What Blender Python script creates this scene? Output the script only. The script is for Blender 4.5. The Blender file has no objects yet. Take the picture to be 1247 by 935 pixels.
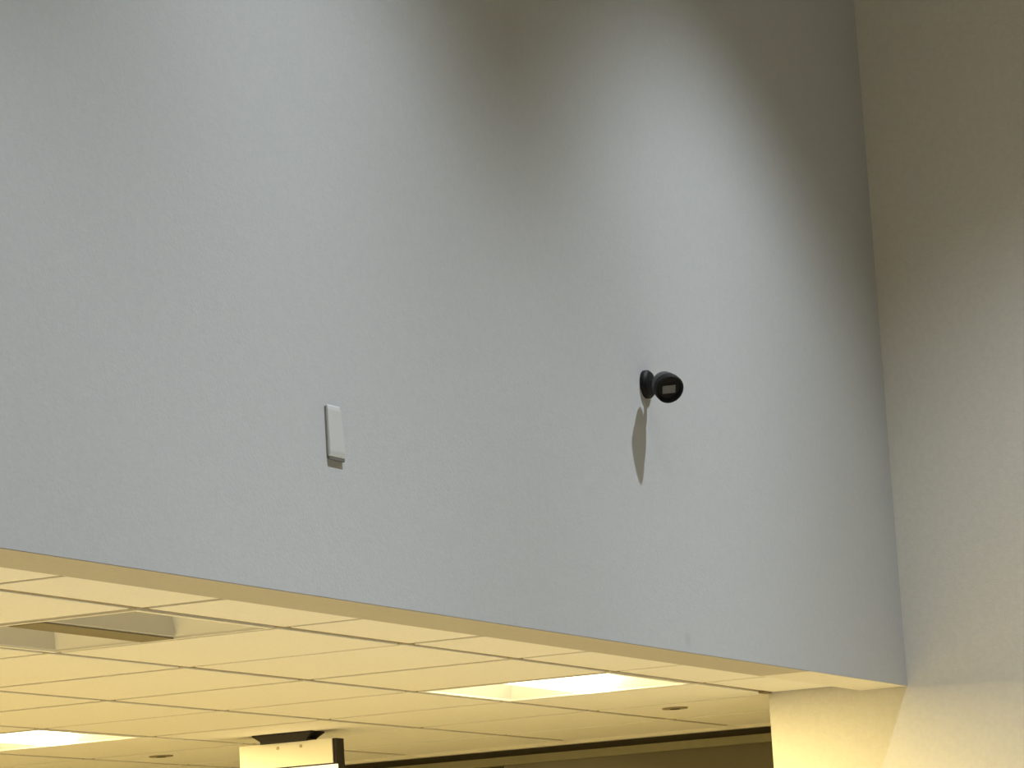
import bpy, bmesh, math, random
from mathutils import Vector, Matrix
random.seed(7)
C = bpy.context.scene.collection
Z0 = 1.6                                   # height of the eye above the floor

# ------------------------------------------------------------------ camera
cam_data = bpy.data.cameras.new('camera')
cam_data.sensor_width = 36.0
cam_data.lens = 4334.55 / 1247 * 36.0
cam_data.clip_start = 0.05
cam = bpy.data.objects.new('camera', cam_data); C.objects.link(cam)
RX = Vector((0.4313841886097365, -0.9002294195678646, -0.05911576745695591))
UP = Vector((-0.12622863094643635, -0.12510998737247453, 0.9840801917471197))
FW = Vector((0.8932939127447963, 0.4170545326503056, 0.1676051975594059))
m = Matrix((RX, UP, -FW)).transposed().to_4x4()
m.translation = Vector((0, 0, Z0))
cam.matrix_world = m
bpy.context.scene.camera = cam

# ------------------------------------------------------------------ world, exposure, lights
world = bpy.data.worlds.new('world'); bpy.context.scene.world = world
world.use_nodes = True
world.node_tree.nodes['Background'].inputs[0].default_value = (0.80, 0.82, 0.78, 1)
world.node_tree.nodes['Background'].inputs[1].default_value = 0.09
vs = bpy.context.scene.view_settings
vs.view_transform = 'Standard'; vs.look = 'None'; vs.gamma = 1.0; vs.exposure = 0.0
vs.use_curve_mapping = False

LAMP_Y, LAMP_Z = 2.25, Z0 + 3.66
LAMP_X = (8.54, 6.3, 4.15, 2.0)
LAMP_POWER = 640
LAMP_COL = (0.84, 0.93, 1.0)
def photometry(ld):
    """beam of a reflector downlight: strong straight down, fading to a cutoff near 46 degrees"""
    ld.use_nodes = True
    nt = ld.node_tree; em = nt.nodes['Emission']
    g = nt.nodes.new('ShaderNodeNewGeometry')
    sp = nt.nodes.new('ShaderNodeSeparateXYZ'); nt.links.new(g.outputs['Incoming'], sp.inputs[0])
    def M(op, *v):
        n = nt.nodes.new('ShaderNodeMath'); n.operation = op
        for i, q in enumerate(v):
            if isinstance(q, (int, float)): n.inputs[i].default_value = q
            else: nt.links.new(q, n.inputs[i])
        return n.outputs[0]
    cz = M('MINIMUM', M('ABSOLUTE', sp.outputs['Z']), 0.99999)
    th = M('MULTIPLY', M('ARCCOSINE', cz), 57.29578)
    fall = M('EXPONENT', M('MULTIPLY', M('MAXIMUM', M('SUBTRACT', th, 16.0), 0.0), -BEAM_K))
    mr = nt.nodes.new('ShaderNodeMapRange'); mr.interpolation_type = 'SMOOTHSTEP'
    mr.inputs['From Min'].default_value = CUT1; mr.inputs['From Max'].default_value = CUT0
    mr.inputs['To Min'].default_value = 0; mr.inputs['To Max'].default_value = 1
    nt.links.new(th, mr.inputs['Value'])
    nt.links.new(M('MULTIPLY', fall, mr.outputs['Result']), em.inputs['Strength'])
BEAM_K, CUT0, CUT1 = 0.075, 36.0, 50.0
for x in LAMP_X:                            # row of cool downlights in the high ceiling, washing the wall
    ld = bpy.data.lights.new('downlight_lamp', 'SPOT')
    ld.energy = LAMP_POWER; ld.color = LAMP_COL
    ld.spot_size = math.radians(100); ld.spot_blend = 0.1
    ld.shadow_soft_size = 0.03
    photometry(ld)
    lo = bpy.data.objects.new('downlight_lamp', ld); C.objects.link(lo)
    lo.location = (x, LAMP_Y, LAMP_Z)
    lo['label'] = 'cool white downlight in the high ceiling'; lo['category'] = 'lamp'

TROFFER_WATTS = 59.0                        # each lit troffer: light sent down through its lens
TROFFER_COL = (1.0, 0.775, 0.305)
LENS_GLOW = 7.0                            # the lens seen from the side

# ------------------------------------------------------------------ materials
def mat(name, col, rough=0.6, noise=0.0, nscale=40.0, bump=0.0, bscale=300.0, metal=0.0, spec=0.5, emit=None, estr=0.0):
    M = bpy.data.materials.new(name); M.use_nodes = True
    nt = M.node_tree; b = nt.nodes['Principled BSDF']
    b.inputs['Base Color'].default_value = (*col, 1)
    b.inputs['Roughness'].default_value = rough
    b.inputs['Metallic'].default_value = metal
    b.inputs['Specular IOR Level'].default_value = spec
    tc = nt.nodes.new('ShaderNodeTexCoord')
    if noise:
        n = nt.nodes.new('ShaderNodeTexNoise'); n.inputs['Scale'].default_value = nscale
        n.inputs['Detail'].default_value = 4
        nt.links.new(tc.outputs['Object'], n.inputs['Vector'])
        r = nt.nodes.new('ShaderNodeValToRGB')
        r.color_ramp.elements[0].position = 0.3; r.color_ramp.elements[1].position = 0.7
        r.color_ramp.elements[0].color = (*[c * (1 - noise) for c in col], 1)
        r.color_ramp.elements[1].color = (*[min(1, c * (1 + noise)) for c in col], 1)
        nt.links.new(n.outputs['Fac'], r.inputs['Fac'])
        nt.links.new(r.outputs['Color'], b.inputs['Base Color'])
    if bump:
        n2 = nt.nodes.new('ShaderNodeTexNoise'); n2.inputs['Scale'].default_value = bscale
        n2.inputs['Detail'].default_value = 3
        nt.links.new(tc.outputs['Object'], n2.inputs['Vector'])
        bp = nt.nodes.new('ShaderNodeBump'); bp.inputs['Strength'].default_value = bump
        bp.inputs['Distance'].default_value = 0.004
        nt.links.new(n2.outputs['Fac'], bp.inputs['Height'])
        nt.links.new(bp.outputs['Normal'], b.inputs['Normal'])
    if emit:
        b.inputs['Emission Color'].default_value = (*emit, 1)
        b.inputs['Emission Strength'].default_value = estr
    return M

M_wall   = mat('grey_wall_paint', (0.555, 0.565, 0.58), 0.75, 0.02, 70, 0.12, 160, spec=0.2)
M_side   = mat('warm_grey_wall_paint', (0.63, 0.61, 0.57), 0.75, 0.03, 70, 0.2, 160, spec=0.2)
M_soffit = mat('cream_soffit', (0.78, 0.75, 0.66), 0.8, 0.02, 30, 0.1, 160, spec=0.2)
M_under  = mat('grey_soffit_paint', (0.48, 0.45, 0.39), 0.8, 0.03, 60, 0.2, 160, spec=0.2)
M_tile   = mat('mineral_fibre_tile', (0.83, 0.82, 0.78), 0.9, 0.03, 90, 0.25, 220, spec=0.1)
M_tee    = mat('shaded_grid_tan', (0.27, 0.22, 0.14), 0.6, 0.03, 50, spec=0.3)  # tees coloured dark to stand in for shade in the tile gaps
M_deck   = mat('plenum_deck', (0.25, 0.24, 0.22), 0.9, 0.1, 6)
M_floor  = mat('tan_carpet', (0.48, 0.445, 0.365), 0.95, 0.12, 60, 0.3, 400, spec=0.1)
M_white  = mat('white_enamel', (0.80, 0.80, 0.77), 0.45, 0.01, 40)
M_sensor = mat('pale_grey_plastic', (0.61, 0.615, 0.61), 0.55, 0.01, 40)
M_shadedgrey = mat('shaded_bottom_grey', (0.17, 0.165, 0.155), 0.6, 0.02, 60)
M_refl   = mat('satin_grey_reflector', (0.62, 0.60, 0.55), 0.5, 0.01, 40)
M_pan    = mat('troffer_pan_enamel', (0.86, 0.85, 0.80), 0.5, 0.01, 40)
M_cover  = mat('perforated_lamp_cover', (0.22, 0.19, 0.12), 0.6, 0.08, 400)
M_lens   = mat('lit_lamp_lens', (0.9, 0.88, 0.8), 0.4, 0.01, 20, emit=(1.0, 0.86, 0.52), estr=LENS_GLOW)
M_black  = mat('black_plastic', (0.007, 0.007, 0.008), 0.6, 0.1, 80, spec=0.25)
M_dkgrey = mat('charcoal_plastic', (0.075, 0.076, 0.08), 0.55, 0.06, 80, spec=0.3)
M_glassy = mat('grey_lens_window', (0.16, 0.165, 0.17), 0.25, 0.03, 60)
M_dkbrn  = mat('dark_brown_housing', (0.009, 0.005, 0.005), 0.6, 0.1, 60)
M_rail   = mat('olive_frame_metal', (0.20, 0.185, 0.11), 0.5, 0.05, 30)
M_shade  = mat('dark_reveal', (0.075, 0.062, 0.033), 0.8, 0.05, 30)
M_panel  = mat('brown_olive_panel', (0.10, 0.085, 0.045), 0.35, 0.06, 9)
M_dglass = mat('dark_tinted_glass', (0.03, 0.024, 0.014), 0.12, 0.03, 5)
M_dull   = mat('bronze_escutcheon', (0.26, 0.22, 0.14), 0.5, 0.05, 60)
M_sign   = mat('cream_sign_face', (0.86, 0.83, 0.72), 0.5, 0.015, 14)
M_signlt = mat('lit_sign_panel', (0.9, 0.85, 0.75), 0.4, 0.01, 20, emit=(1.0, 0.78, 0.62), estr=0.9)
M_stud   = mat('tan_stud', (0.50, 0.42, 0.25), 0.5, 0.02, 60)
M_shadeline = mat('shade_line_grey', (0.26, 0.25, 0.22), 0.7, 0.03, 60)

# ------------------------------------------------------------------ helpers
def box(bm, x0, x1, y0, y1, z0, z1):
    v = [bm.verts.new((x, y, z)) for z in (z0, z1) for y in (y0, y1) for x in (x0, x1)]
    for f in ((0,2,3,1), (4,5,7,6), (0,1,5,4), (2,6,7,3), (0,4,6,2), (1,3,7,5)):
        bm.faces.new([v[i] for i in f])
def obj(name, bm, material, parent=None, bevel=0, seg=2, smooth=False, loc=None):
    bmesh.ops.recalc_face_normals(bm, faces=bm.faces)
    if bevel:
        bmesh.ops.bevel(bm, geom=list(bm.edges), offset=bevel, segments=seg, profile=0.5, affect='EDGES')
    me = bpy.data.meshes.new(name); bm.to_mesh(me); bm.free()
    if smooth:
        for p in me.polygons: p.use_smooth = True
    if material: me.materials.append(material)
    o = bpy.data.objects.new(name, me); C.objects.link(o)
    if loc: o.location = loc
    if parent: o.parent = parent
    return o
def bx(name, b, material, parent=None, bevel=0, loc=None):
    bm = bmesh.new(); box(bm, *b)
    return obj(name, bm, material, parent, bevel, loc=loc)
def thing(name, label, cat, loc=(0, 0, 0), group=None):
    o = bpy.data.objects.new(name, None); C.objects.link(o)
    o.location = loc; o.empty_display_size = 0.05
    o['label'] = label; o['category'] = cat
    if group: o['group'] = group
    return o
def struct(o, label=None):
    o['kind'] = 'structure'
    if label: o['label'] = label
    return o
def lathe(bm, prof, axis_m, seg=40):
    rings = []
    for r, h in prof:
        if r < 1e-6:
            rings.append([bm.verts.new(axis_m @ Vector((0, 0, h)))])
        else:
            rings.append([bm.verts.new(axis_m @ Vector((r*math.cos(2*math.pi*i/seg), r*math.sin(2*math.pi*i/seg), h))) for i in range(seg)])
    for a, b in zip(rings, rings[1:]):
        for i in range(seg):
            j = (i + 1) % seg
            if len(a) == 1: bm.faces.new((a[0], b[i], b[j]))
            elif len(b) == 1: bm.faces.new((a[i], a[j], b[0]))
            else: bm.faces.new((a[i], a[j], b[j], b[i]))
def frame_to(p, direction, up=Vector((0, 0, 1))):
    z = direction.normalized(); x = up.cross(z).normalized(); y = z.cross(x)
    M = Matrix((x, y, z)).transposed().to_4x4(); M.translation = p
    return M

# ------------------------------------------------------------------ setting
XR = 9.976            # face of the right wall
YH0, YH1 = 3.434, 3.58   # the bulkhead wall: front and back
ZH = Z0 + 0.814       # its lower edge
ZT = Z0 + 0.832       # face of the low tiled ceiling
XF = 11.18            # far wall
T = 0.6096            # grid module
GX, GY = 6.380, 3.260 # grid origin
YE = 3.872            # where the right wall ends
ZC = Z0 + 3.76        # high ceiling

struct(bx('floor', (-6, 14, -8, 12, -0.1, 0), M_floor), 'tan floor running under both rooms')
struct(bx('ceiling', (-6, XR + 0.3, -8, YH1, ZC, ZC + 0.1), M_white), 'high white ceiling of the front room')
wb = struct(bx('wall_back', (-6, XR, YH0, YH1, ZH, ZC), M_wall), 'large grey wall hanging above the tiled ceiling')
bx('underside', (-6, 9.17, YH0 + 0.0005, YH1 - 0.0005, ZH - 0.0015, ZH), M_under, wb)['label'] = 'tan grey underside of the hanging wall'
bx('underside', (9.17, XR, YH0 + 0.0005, YH1 - 0.0005, ZH - 0.0015, ZH), M_soffit, wb)['label'] = 'cream underside next to the right wall'  # last stretch of the underside in a lighter cream
struct(bx('wall_right', (XR, XF + 0.15, -8, YE, 0, ZC), M_side), 'warm grey wall on the right, cream lit at its foot')

# far wall: dark glazing under the tiled ceiling
wf = struct(bx('wall_far', (XF + 0.10, XF + 0.22, YE, 12, 0, ZT + 0.15), M_shade), 'dark far wall below the tiled ceiling')
bx('ceiling_angle', (XF - 0.012, XF + 0.10, YE, 12, ZT - 0.010, ZT + 0.004), M_soffit, wf)
bx('dark_reveal', (XF + 0.03, XF + 0.10, YE, 12, ZT - 0.034, ZT - 0.010), M_shade, wf)
w1 = struct(bx('window_1', (XF, XF + 0.06, YE, 12, ZT - 0.062, ZT - 0.034), M_rail), 'olive top rail of the dark glazing in the far wall')
bx('window_panel', (XF + 0.015, XF + 0.05, YE, 5.346, 0.1, ZT - 0.062), M_panel, w1)['label'] = 'brown olive fixed panel'
bx('window_pane', (XF + 0.055, XF + 0.07, 5.346, 12, 0.1, ZT - 0.062), M_dglass, w1)['label'] = 'dark tinted glass pane'

# low tiled ceiling
tiled = struct(bx('ceiling.001', (-1, XF + 0.1, YH1 - 0.02, 12, ZT + 0.16, ZT + 0.18), M_deck), 'low suspended ceiling of cream tiles')
LIT = {(1, 4), (4, 4), (4, 0), (1, -4), (4, -4), (7, 4), (7, 0), (7, -4)}
UNLIT = {(1, 0)}
K0, K1, J0, J1 = 0, 11, -8, 8
tile_meshes = {}
GAP = 0.015
DROP = 0.004
def tile_mesh(sx, sy):
    key = (round(sx, 4), round(sy, 4))
    if key not in tile_meshes:
        bm = bmesh.new(); box(bm, 0, sx, 0, sy, 0, 0.016)
        bmesh.ops.recalc_face_normals(bm, faces=bm.faces)
        ed = [e for e in bm.edges if all(v.co.z < 0.001 for v in e.verts)]
        bmesh.ops.bevel(bm, geom=ed, offset=0.0015, segments=1, affect='EDGES')
        me = bpy.data.meshes.new('ceiling_tile'); bm.to_mesh(me); bm.free(); me.materials.append(M_tile)
        tile_meshes[key] = me
    return tile_meshes[key]
for k in range(K0, K1):
    for j in range(J0, J1):
        if (k, j) in LIT or (k, j) in UNLIT: continue
        x0, x1 = GX + j*T, GX + (j+1)*T
        y0, y1 = GY + k*T, GY + (k+1)*T
        ym = max(y0, YH1)
        xm = min(x1, XR if k < 1 else XF)
        if xm - x0 < 0.05: continue
        if k == 0 and ym >= y1: continue
        ax0, ay0 = x0 + GAP, (ym + (GAP if ym == y0 else 0.004))
        ax1, ay1 = xm - (GAP if xm == x1 else 0.004), y1 - GAP
        o = bpy.data.objects.new('ceiling_tile', tile_mesh(ax1-ax0, ay1-ay0)); C.objects.link(o)
        o.location = (ax0, ay0, ZT + random.uniform(-0.0006, 0.0006)); o.parent = tiled
for k in range(1, K1 + 1):
    y = GY + k*T
    bx('grid_tee', (GX + J0*T, (XR if k == 1 else XF), y - 0.019, y + 0.019, ZT + DROP, ZT + DROP + 0.02), M_tee, tiled)
for j in range(J0, J1):
    x = GX + j*T
    y0 = YH1 if x < XR else YE + 0.02
    bx('grid_tee', (x - 0.019, x + 0.019, y0, GY + K1*T, ZT + DROP + 0.0004, ZT + DROP + 0.0204), M_tee, tiled)
# wall angle at the wall end
bx('angle_clip', (XR - 0.062, XR - 0.006, GY + T - 0.010, GY + T + 0.010, ZT - 0.004, ZT + DROP), M_dull, tiled)['label'] = 'dark end of the grid runner at the right wall'

# ------------------------------------------------------------------ recessed troffers
def troffer(k, j, lit, label):
    x0, y0 = GX + j*T + 0.012, GY + k*T + 0.012
    S = T - 0.024
    t = thing('ceiling_light', label, 'ceiling light', (x0 + S/2, y0 + S/2, ZT), 'recessed square lights in the tiled ceiling')
    h = S/2; D = 0.105
    fl = 0.014
    # flange
    bm = bmesh.new()
    box(bm, -h, h, -h, -h+fl, -0.001, 0.008); box(bm, -h, h, h-fl, h, -0.001, 0.008)
    box(bm, -h, -h+fl, -h+fl, h-fl, -0.001, 0.008); box(bm, h-fl, h, -h+fl, h-fl, -0.001, 0.008)
    obj('flange', bm, M_pan, t)
    # pan: sloped ends (white), sides (grey reflectors) and a top
    i = h - fl; ex, ey, th = 0.055, 0.030, 0.003
    cs = ((-1,-1), (1,-1), (1,1), (-1,1))
    lo = [(a*i, b*i, 0.004) for a, b in cs]; hi = [(a*(i-ex), b*(i-ey), D) for a, b in cs]
    out = Vector((0, 0, th))
    def sheet(name, pts, material, parent, nrm):
        bm = bmesh.new(); n = Vector(nrm) * th
        A = [bm.verts.new(p) for p in pts]; B = [bm.verts.new(Vector(p) + n) for p in pts]
        for q in range(4): bm.faces.new((A[q], A[(q+1) % 4], B[(q+1) % 4], B[q]))
        bm.faces.new(A); bm.faces.new(B)
        return obj(name, bm, material, parent)
    sheet('pan', hi, M_pan, t, (0, 0, 1))
    sheet('end_plate', (lo[0], lo[3], hi[3], hi[0]), M_pan, t, (-1, 0, 0))
    sheet('end_plate', (lo[1], lo[2], hi[2], hi[1]), M_pan, t, (1, 0, 0))
    sheet('side_reflector', (lo[0], lo[1], hi[1], hi[0]), M_refl, t, (0, -1, 0))
    sheet('side_reflector', (lo[3], lo[2], hi[2], hi[3]), M_refl, t, (0, 1, 0))
    # central lamp cover across the pan
    c = 0.046
    bm = bmesh.new()
    ring = [(-c-0.012, D-0.002), (-c, 0.004), (-c+0.008, 0.0), (c-0.008, 0.0), (c, 0.004), (c+0.012, D-0.002)]
    L = i - 0.006; Lt = i - ex + 0.004
    a = [bm.verts.new((-(Lt if z > 0.05 else L), y, z)) for y, z in ring]; b = [bm.verts.new(((Lt if z > 0.05 else L), y, z)) for y, z in ring]
    for n in range(5): bm.faces.new((a[n], a[n+1], b[n+1], b[n]))
    bm.faces.new(a); bm.faces.new(b); bm.faces.new((a[0], a[5], b[5], b[0]))
    if lit:
        obj('lamp_lens', bm, M_lens, t)['label'] = 'glowing white lens'
        al = bpy.data.lights.new('lamp', 'AREA'); al.shape = 'RECTANGLE'; al.size = 2*L; al.size_y = 2*c - 0.012
        al.energy = TROFFER_WATTS; al.color = TROFFER_COL
        ao = bpy.data.objects.new('lamp', al); C.objects.link(ao); ao.parent = t; ao.location = (0, 0, -0.002)
    else:
        obj('lamp_cover', bm, M_refl, t)
        bx('cover_strip', (-L, L, -c+0.004, c-0.004, -0.002, 0.001), M_cover, t)['label'] = 'dark perforated strip'
    return t
troffer(1, 4, True, 'lit square ceiling light nearest the right wall, glowing white')
troffer(4, 4, True, 'lit square ceiling light left of the hanging sign, farther back')
troffer(1, 0, False, 'unlit square ceiling light with a dark crossbar')
for (k, j), where in {(4, 0): 'behind the unlit one', (1, -4): 'left of the unlit one, beside the hanging wall',
                      (4, -4): 'deep in the room on the far left', (7, 4): 'far behind the hanging sign',
                      (7, 0): 'two rows behind the unlit one', (7, -4): 'in the last row on the far left'}.items():
    troffer(k, j, True, 'lit square ceiling light ' + where)

# ------------------------------------------------------------------ small round ceiling fittings
def fitting(x, y, label):
    t = thing('ceiling_sprinkler', label, 'sprinkler', (x, y, ZT), 'small round fittings in the tiled ceiling')
    I = Matrix.Identity(4)
    bm = bmesh.new(); lathe(bm, [(0, 0.004), (0.040, 0.004), (0.041, 0.0), (0.039, -0.004), (0.0, -0.004)], I, 28)
    obj('escutcheon', bm, M_dull, t, smooth=False)
    bm = bmesh.new(); lathe(bm, [(0, -0.003), (0.016, -0.003), (0.016, -0.006), (0.0, -0.006)], I, 16)
    obj('sprinkler_cap', bm, M_shade, t)
fitting(10.195, 4.270, 'small dark round ceiling fitting right of the bright light')
fitting(10.165, 6.105, 'small dark round ceiling fitting left of the hanging sign')

# ------------------------------------------------------------------ hanging sign
sg = thing('hanging_sign', 'cream faced hanging sign with dark housing on a dark ceiling canopy', 'sign', (9.78, 5.41, ZT))
bm = bmesh.new()
for sgn in (0,):
    top = [(-0.045, -0.105), (0.045, -0.105), (0.045, 0.105), (-0.045, 0.105)]
    mid = [(-0.045, -0.105), (0.045, -0.105), (0.045, 0.105), (-0.045, 0.105)]
    bot = [(-0.035, -0.082), (0.035, -0.082), (0.035, 0.082), (-0.035, 0.082)]
    rings = [[bm.verts.new((x, y, z)) for x, y in rg] for rg, z in ((top, 0.0), (mid, -0.005), (bot, -0.022), (bot, -0.030))]
    for a, b in zip(rings, rings[1:]):
        for n in range(4): bm.faces.new((a[n], a[(n+1) % 4], b[(n+1) % 4], b[n]))
    bm.faces.new(rings[0]); bm.faces.new(rings[-1])
obj('canopy', bm, M_dkbrn, sg, bevel=0)['label'] = 'dark tapered mounting canopy'
ys0, ys1 = 5.232 - 5.41, 5.572 - 5.41
zs = -0.029
bx('housing', (-0.018, 0.034, ys0, ys1, -0.20, zs - 0.0), M_dkbrn, sg, bevel=0.0015)['label'] = 'dark brown sign housing'
fp = bx('face_plate', (-0.024, -0.018, ys0 + 0.012, ys1 + 0.002, -0.105, zs), M_sign, sg, bevel=0.001)
fp['label'] = 'cream upper face plate'
for yy in (5.436, 5.354):
    bm = bmesh.new(); lathe(bm, [(0, 0.003), (0.004, 0.0025), (0.0055, 0.0)], frame_to(Vector((-0.024, yy - 5.41, -0.045)), Vector((-1, 0, 0))), 16)
    obj('stud', bm, M_stud, fp)
bx('lit_panel', (-0.026, -0.018, ys0 - 0.004, ys1 + 0.002, -0.196, -0.110), M_signlt, sg, bevel=0.001)['label'] = 'glowing lower sign panel'

# ------------------------------------------------------------------ white wall sensor
sn = thing('wall_sensor', 'slim white upright sensor box on the grey wall', 'sensor', (6.463, YH0, Z0 + 1.163))
bx('back_plate', (-0.034, 0.030, -0.003, 0, -0.052, 0.052), M_shadeline, sn)['label'] = 'back plate, grey as the shade line beside the box'  # grey rim stands in for the thin shadow along the left edge
bm = bmesh.new()
fr = [(0.057, -0.003, 0.022), (0.055, -0.007, 0.023), (0.046, -0.0085, 0.025), (-0.042, -0.0095, 0.034), (-0.054, -0.008, 0.034), (-0.054, -0.003, 0.034)]
a = [bm.verts.new((-0.033, y, z)) for z, y, w in fr]; b = [bm.verts.new((w, y, z)) for z, y, w in fr]
for n in range(len(fr)): bm.faces.new((a[n], a[(n+1) % len(fr)], b[(n+1) % len(fr)], b[n]))
bm.faces.new(a); bm.faces.new(b)
obj('sensor_body', bm, M_sensor, sn, bevel=0.0015, seg=2)
bx('shaded_bottom', (-0.032, 0.033, -0.0072, -0.002, -0.060, -0.053), M_shadedgrey, sn, bevel=0.001)['label'] = 'dark grey strip for the shaded bottom of the box'  # added dark strip, paints the shade at the foot of the sensor

# ------------------------------------------------------------------ security camera
sc = thing('security_camera', 'small black bullet camera mounted on the grey wall', 'camera', (8.147, YH0, Z0 + 1.480))
def rel(x, y, z): return Vector((x - 8.147, y - YH0, Z0 + z - (Z0 + 1.480)))
W2 = Matrix.Rotation(math.radians(90), 4, 'X')       # local z -> -y
bm = bmesh.new(); lathe(bm, [(0, 0.0), (0.036, 0.0), (0.036, 0.010), (0.031, 0.016), (0.018, 0.019), (0, 0.019)], W2)
obj('mount_plate', bm, M_black, sc, smooth=False)
front = rel(8.097, YH0 - 0.086, 1.451)
rear  = rel(8.133, YH0 - 0.050, 1.4805)
ax = (front - rear).normalized()
elbow = rel(8.149, YH0 - 0.046, 1.478)
pA = Vector((0, -0.014, 0.0))
def rod(name, p, q, r, material):
    bm = bmesh.new(); L = (q - p).length
    lathe(bm, [(0, -r*0.6), (r*0.7, -r*0.4), (r, 0), (r, L), (r*0.7, L + r*0.4), (0, L + r*0.6)], frame_to(p, q - p), 18)
    return obj(name, bm, material, sc)
rod('arm', pA, elbow, 0.0095, M_black)
rod('elbow_link', elbow, rear + ax*0.016, 0.0085, M_black)
Ln = (front - rear).length
F = frame_to(rear, ax)
bm = bmesh.new(); lathe(bm, [(0, -0.006), (0.014, -0.005), (0.024, 0.0), (0.031, 0.012), (0.034, 0.026), (0.034, Ln - 0.008), (0.0, Ln - 0.008)], F)
obj('camera_body', bm, M_dkgrey, sc)
bm = bmesh.new(); lathe(bm, [(0.0342, Ln - 0.020), (0.0365, Ln - 0.018), (0.037, Ln), (0.0345, Ln + 0.003), (0.031, Ln), (0.029, Ln - 0.007), (0, Ln - 0.007)], F)
obj('front_hood', bm, M_black, sc)
FW2 = frame_to(rear + ax*(Ln - 0.0065), ax) @ Matrix.Rotation(math.radians(6), 4, 'Z')
bm = bmesh.new(); box(bm, -0.017, 0.017, -0.0125, 0.0085, 0, 0.002); bm.transform(FW2)
obj('lens_window', bm, M_glassy, sc)['label'] = 'grey rectangular lens window'

# faint scuff on the hanging wall
nt = M_wall.node_tree; b = nt.nodes['Principled BSDF']; src = b.inputs['Base Color'].links[0].from_socket
tc = nt.nodes.new('ShaderNodeTexCoord')
vd = nt.nodes.new('ShaderNodeVectorMath'); vd.operation = 'DISTANCE'; vd.inputs[1].default_value = (8.314, YH0, Z0 + 0.845)
nt.links.new(tc.outputs['Object'], vd.inputs[0])
mr = nt.nodes.new('ShaderNodeMapRange'); mr.interpolation_type = 'SMOOTHSTEP'
mr.inputs['From Min'].default_value = 0.006; mr.inputs['From Max'].default_value = 0.030
mr.inputs['To Min'].default_value = 0.16; mr.inputs['To Max'].default_value = 0.0
nt.links.new(vd.outputs['Value'], mr.inputs['Value'])
mx = nt.nodes.new('ShaderNodeMix'); mx.data_type = 'RGBA'
nt.links.new(mr.outputs['Result'], mx.inputs[0]); nt.links.new(src, mx.inputs[6]); mx.inputs[7].default_value = (0.25, 0.25, 0.25, 1)
nt.links.new(mx.outputs[2], b.inputs['Base Color'])
